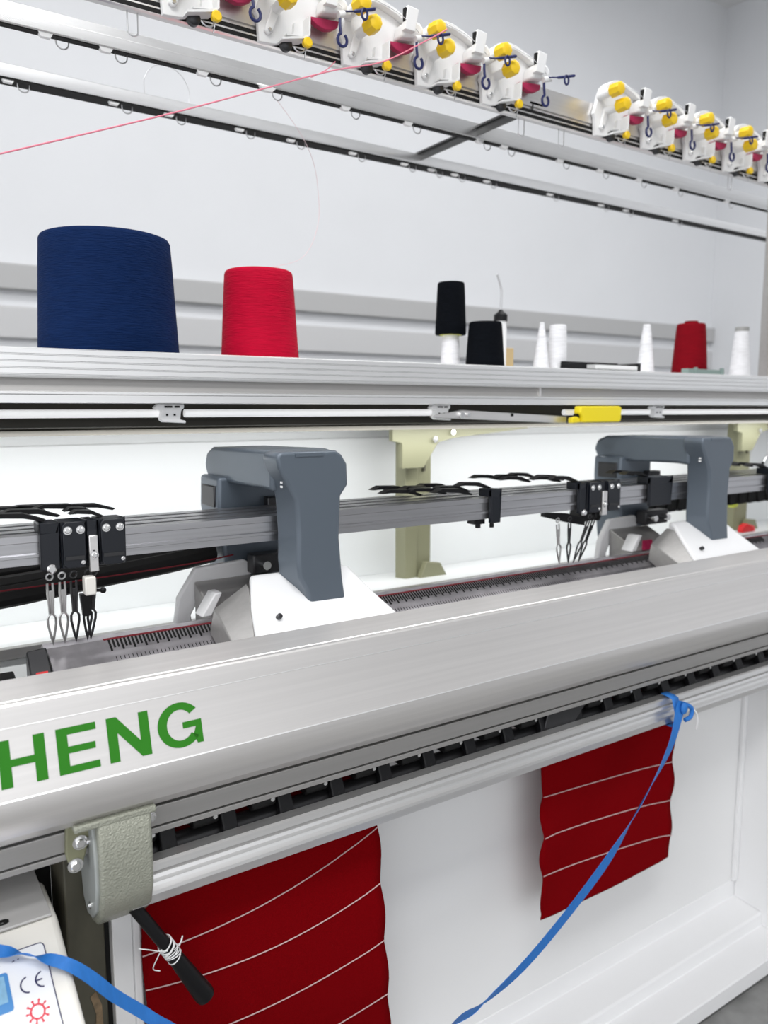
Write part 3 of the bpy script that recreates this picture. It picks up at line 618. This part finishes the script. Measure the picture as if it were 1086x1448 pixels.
def carrier(x0, x1, ry, label, style, fx=None, blades=(), grp='yarn carriers', ft=.976):
    """sits astride the rail whose front is at ry"""
    t = empty('yarn_carrier', ((x0 + x1) / 2, ry, 1.08), label, 'yarn carrier', grp)
    yf = ry - .012
    MB().box(x0, x1, yf + .002, yf + .0105, 1.078, 1.138).box(x0, x1, yf + .002, ry + .026, 1.124, 1.138).build('slider_body', 'navyblk', t, bevel=.0015)
    for b in blades: blade(t, x0 + .012, ry + .006 + .034 * b, z=1.1402)
    if style == 'plate':
        p = MB().prism_y([(x0 + .002, 1.1335), (x0 + .006, 1.138), (x1 - .006, 1.138), (x1 - .002, 1.1335), (x1 - .002, 1.083), (x1 - .006, 1.079), (x0 + .006, 1.079), (x0 + .002, 1.083)], yf - .004, yf + .002).build('cover_plate', 'navyblk', t, bevel=.001)
        MB().box(x0 + .004, x1 - .004, yf - .0052, yf - .004, 1.090, 1.0945).build('plate_lip', 'darksteel', p)
        w_ = x1 - x0
        for q in (.25, .75): bolt((x0 + w_ * q, yf - .004, 1.1275), (0, -1, 0), .0035, t)
        bolt((x1 - .006, yf - .004, 1.0855), (0, -1, 0), .0018, t)
    if style == 'latch':
        l_ = MB().box(x0 + .001, x1 - .001, yf - .005, yf + .002, 1.072, 1.119).build('latch_plate', 'alu', t, bevel=.001)
        MB().prism_y([(x0 + .005, 1.088), (x1 - .005, 1.088), (x1 - .005, 1.1), (x0 + .005, 1.1)], yf - .0058, yf - .005).build('latch_slot', 'darksteel', l_)
        bolt(((x0 + x1) / 2, yf - .0055, 1.0935), (0, -1, 0), .0036, t)
    if fx is not None:
        xm = (x0 + x1) / 2
        if style == 'block': MB().revolve((xm, yf + .001, 1.0805), (0, -1, 0), [(0, .006), (.004, .006), (.006, .004)], 16).build('thumb_nut', 'chrome', t)
        for j, (fxx, tx_, m_) in enumerate(fx):
            finger(t, fxx, yf + .014, 1.080, tx_, 1.078 if ry > 1.1 else 1.062, ft, m_, .72)
    return t
G = 'yarn carriers'
c = carrier(.184, .207, 1.050, 'black carrier block with silver fingers at the left of the left cluster', 'block', [(.195, .197, 'steel')], (0,))
carrier(.208, .239, 1.050, 'square black plated carrier with two bolts, second in the left cluster', 'plate', [(.210, .2115, 'steel'), (.224, .2255, 'darksteel')], (1,))
c = carrier(.240, .253, 1.050, 'carrier with a bright slotted latch plate in the left cluster', 'latch', [(.243, .2398, 'darksteel'), (.250, .2440, 'darksteel')])
MB().box(.233, .247, 1.030, 1.046, 1.042, 1.066).build('ceramic_block', 'cream', c, bevel=.002)
k = MB().cyl((.2475, 1.040, 1.046), (.254, 1.036, 1.046), .0022).ball((.256, 1.035, 1.046), .0042, 12).build('thumb_screw', 'black', c)
MB().prism_y([(.231, 1.040), (.247, 1.040), (.243, 1.010), (.234, 1.010)], 1.052, 1.060).build('arm', 'black', c, bevel=.001)
c = carrier(.2545, .289, 1.050, 'square black plated carrier at the right of the left cluster', 'plate', None, (2,))
for y in (1.056, 1.090): blade(c, .2665, y, .042, .008, -1, 1.1402)
blade(c, .300, 1.124, .07, .008, -1, 1.1402)
# middle single slider and its blades
c = carrier(.926, .948, 1.050, 'lone black carrier block between the two grey arms, black springs on its left', 'block', None, (0,))
MB().box(.900, .924, 1.055, 1.075, 1.076, 1.084).cyl((.932, 1.046, 1.078), (.932, 1.046, 1.070), .004).cyl((.912, 1.06, 1.076), (.912, 1.06, 1.069), .005).build('lower_clip', 'black', c)
for (x, y) in ((.90, 1.06), (.87, 1.095), (.93, 1.10), (.88, 1.13), (.82, 1.10), (.93, 1.15), (.84, 1.16)): blade(c, x, y, .085, .011, -1, 1.130)
c = carrier(1.150, 1.168, 1.050, 'black carrier block at the left of the cluster before the far arm', 'block', [(1.103, 1.122, 'steel'), (1.137, 1.147, 'darksteel')], (0,), ft=.980)
for (x, y) in ((1.08, 1.10), (1.13, 1.07), (1.16, 1.09), (1.10, 1.14), (1.06, 1.16), (1.15, 1.155)): blade(c, x, y, .075, .010, -1, 1.1402)
MB().prism_y([(1.085, 1.082), (1.15, 1.076), (1.20, 1.062), (1.20, 1.048), (1.15, 1.058), (1.085, 1.074)], 1.070, 1.078).build('linkage_arm', 'black', c)
carrier(1.170, 1.205, 1.050, 'square black plated carrier with two bolts, second in the far cluster', 'plate', [(1.200, 1.161, 'darksteel')], (), ft=.979)
carrier(1.206, 1.222, 1.050, 'carrier with a slotted metal latch plate in the far cluster', 'latch', [(1.214, 1.176, 'black')], (), ft=.979)
carrier(1.223, 1.262, 1.050, 'square black plated carrier at the right of the far cluster', 'plate', None, ())
c = carrier(1.360, 1.43, 1.050, 'dark carrier block under the far grey arm, left of its front column', 'block', None, (0, 1))
c = carrier(1.80, 1.90, 1.050, 'dark carrier block beyond the far grey column at the right photo edge', 'block', None, (0, 1, 2))
MB().tube(spline([(1.80, 1.06, 1.15), (1.84, 1.07, 1.165), (1.88, 1.06, 1.15)]), .004, 8).build('wire_bow', 'steel', c)
# black springs on the rails at the left edge
c = carrier(.070, .100, 1.084, 'black carrier at the left photo edge with long flat springs on the second rail', 'block', None, (0, 1))
for (x, y, L) in ((.17, 1.158, .13), (.215, 1.158, .09), (.262, 1.158, .10), (.13, 1.124, .10), (.13, 1.092, .06)): blade(c, x, y, L, .007, -1, 1.1402)

# ------------------------------------------------------------------ cable chain and red yarn behind the rails
cc = empty('cable_chain', (.2, 1.22, 1.0), 'black sagging bundle of cable chain behind the rails at the left', 'cable chain')
def strand(pts, rad, mt, par, nm, n=10):
    return MB().tube(spline(pts), rad, n).build(nm, mt, par)
for j, (dy, dz) in enumerate(((0, 0), (.03, .012), (.02, -.018), (-.01, -.010), (.045, -.005))):
    strand([(XL, 1.215 + dy, 1.020 + dz), (-.1, 1.215 + dy, 1.020 + dz), (.15, 1.215 + dy, 1.026 + dz), (.28, 1.215 + dy, 1.036 + dz * .8), (.40, 1.215 + dy, 1.045 + dz * .6), (.476, 1.22 + dy * .6, 1.050 + dz * .3)], .017, 'blackm', cc, 'cable')
cc2 = empty('cable_chain', (1.66, 1.24, 1.0), 'dark linked cable chain hanging behind the rails by the far arm', 'cable chain')
for k in range(36):
    x = 1.36 + k * .022
    if 1.42 < x < 1.572: continue
    l_ = MB().prism_y([(x, 1.035), (x + .006, 1.022), (x + .020, 1.022), (x + .026, 1.035), (x + .020, 1.060), (x + .006, 1.060)], 1.225 + .004 * (k % 2), 1.262).build('chain_link', 'blackm', cc2, bevel=.002)
tag(MB().tube(spline([(XL, 1.175, 1.026), (.0, 1.175, 1.029), (.213, 1.178, 1.031), (.334, 1.18, 1.034), (.434, 1.182, 1.038), (.50, 1.184, 1.044)]), .0013, 6).build('yarn', 'redyarn'), 'thin red yarn stretched along the front of the black cable bundle', 'yarn')

# ------------------------------------------------------------------ carriages with grey arms
def carriage(label):
    t = empty('carriage', (.55, 1.1, .95), label, 'carriage', 'carriages on the needle bed')
    # front column: flared head, tapering foot
    col = [(.505, 1.150), (.500, 1.178), (.490, 1.196), (.486, 1.212), (.492, 1.219), (.583, 1.219), (.592, 1.213), (.601, 1.199), (.602, 1.168), (.590, 1.152), (.587, 1.09), (.592, 1.03), (.602, .962), (.548, .962), (.541, .980), (.520, 1.018), (.509, 1.038), (.507, 1.06), (.508, 1.10)]
    bk = [(x if z > .99 else x, z) for x, z in col]
    front = MB().prism_y([(x + .011 if x < .53 and z < 1.155 else x, z) for x, z in col], .992, 1.040, col).build('front_column', 'grey', t, bevel=.006, seg=3)
    MB().box(.515, .560, .9905, .993, 1.212, 1.2165).build('highlight_strip', 'grey', front)
    for z in (1.168, 1.174, 1.180): MB().box(.499, .5005, 1.003, 1.008, z, z + .003).build('indicator', 'plastic', front)
    # arm going back over the rails
    MB().prism([(1.030, 1.218), (1.045, 1.220), (1.255, 1.216), (1.280, 1.206), (1.290, 1.185), (1.280, 1.166), (1.260, 1.160), (1.060, 1.162), (1.030, 1.160)], .496, .598).build('arm', 'grey', t, bevel=.006, seg=3)
    ra = MB().prism_y([(.482, 1.170), (.590, 1.170), (.590, .985), (.560, .97), (.500, .97), (.488, 1.05), (.480, 1.12)], 1.195, 1.275).build('rear_column', 'grey', t, bevel=.006, seg=3)
    MB().box(.478, .484, 1.205, 1.26, 1.12, 1.155).build('rear_plate', 'darksteel', ra, bevel=.002)
    # white covers
    MB().quad_grid([[(.430, .952, .930), (.676, .952, .930), (.676, .952, .9655), (.433, .952, .9655)], [(.452, 1.000, .93), (.655, 1.000, .93), (.648, 1.000, 1.005), (.446, 1.000, 1.008)],
                    [(.462, 1.035, .951), (.640, 1.035, .951), (.630, 1.035, 1.036), (.462, 1.035, 1.036)], [(.465, 1.052, .9615), (.640, 1.052, .9615), (.625, 1.052, 1.038), (.468, 1.052, 1.038)]], True, True).build('front_cover', 'white', t, bevel=.006, seg=3)
    e = MB().quad_grid([[(.405, .958, .930), (.405, .958, .958), (.431, .952, .962), (.431, .952, .930)], [(.405, 1.030, .949), (.410, 1.030, .990), (.458, 1.030, 1.024), (.458, 1.030, .949)],
                    [(.405, 1.052, .9615), (.412, 1.052, .995), (.464, 1.052, 1.026), (.464, 1.052, .9615)]], True, True).build('end_plate', 'alud', t, bevel=.002)
    MB().revolve((.478, .975, .991), (0, -.83, .55), [(-.004, .004), (.003, .004), (.0035, .002)], 14).build('cover_screw', 'darksteel', t)
    # rear cover and cam box
    r2 = MB().prism_y([(.395, .918), (.405, .985), (.435, 1.030), (.520, 1.034), (.530, 1.024), (.530, 1.008), (.455, 1.004), (.425, .955), (.430, .918)], 1.180, 1.194).build('rear_cover', 'white', t, bevel=.003)
    MB().prism([(1.105, .975), (1.178, 1.010), (1.178, .93), (1.105, .968)], .430, .560).build('cam_box', 'alud', t, bevel=.003)
    MB().box(.520, .600, 1.15, 1.178, 1.014, 1.046).build('cam_block', 'darksteel', t, bevel=.003)
    for x in (.537, .583): MB().cyl((x, 1.150, 1.030), (x, 1.135, 1.030), .007, n=16).build('cam_knob', 'chrome', t)
    MB().prism_y([(.412, .971), (.434, 1.005), (.446, 1.005), (.428, .971)], 1.10, 1.13).build('brush_holder', 'white', t, bevel=.002)
    MB().box(.452, .478, 1.098, 1.105, .971, .992).build('brush_mark', 'redflap', t)
    MB().box(.56, .60, 1.176, 1.194, 1.070, 1.135).build('bracket', 'darksteel', t, bevel=.002)
    return t
c1 = carriage('slate grey arched carriage with white base, nearest one, left of the olive post')
c2 = copy_tree(c1); c2.location.x += .972; c2['label'] = 'slate grey arched carriage with white base at the far right of the needle bed'
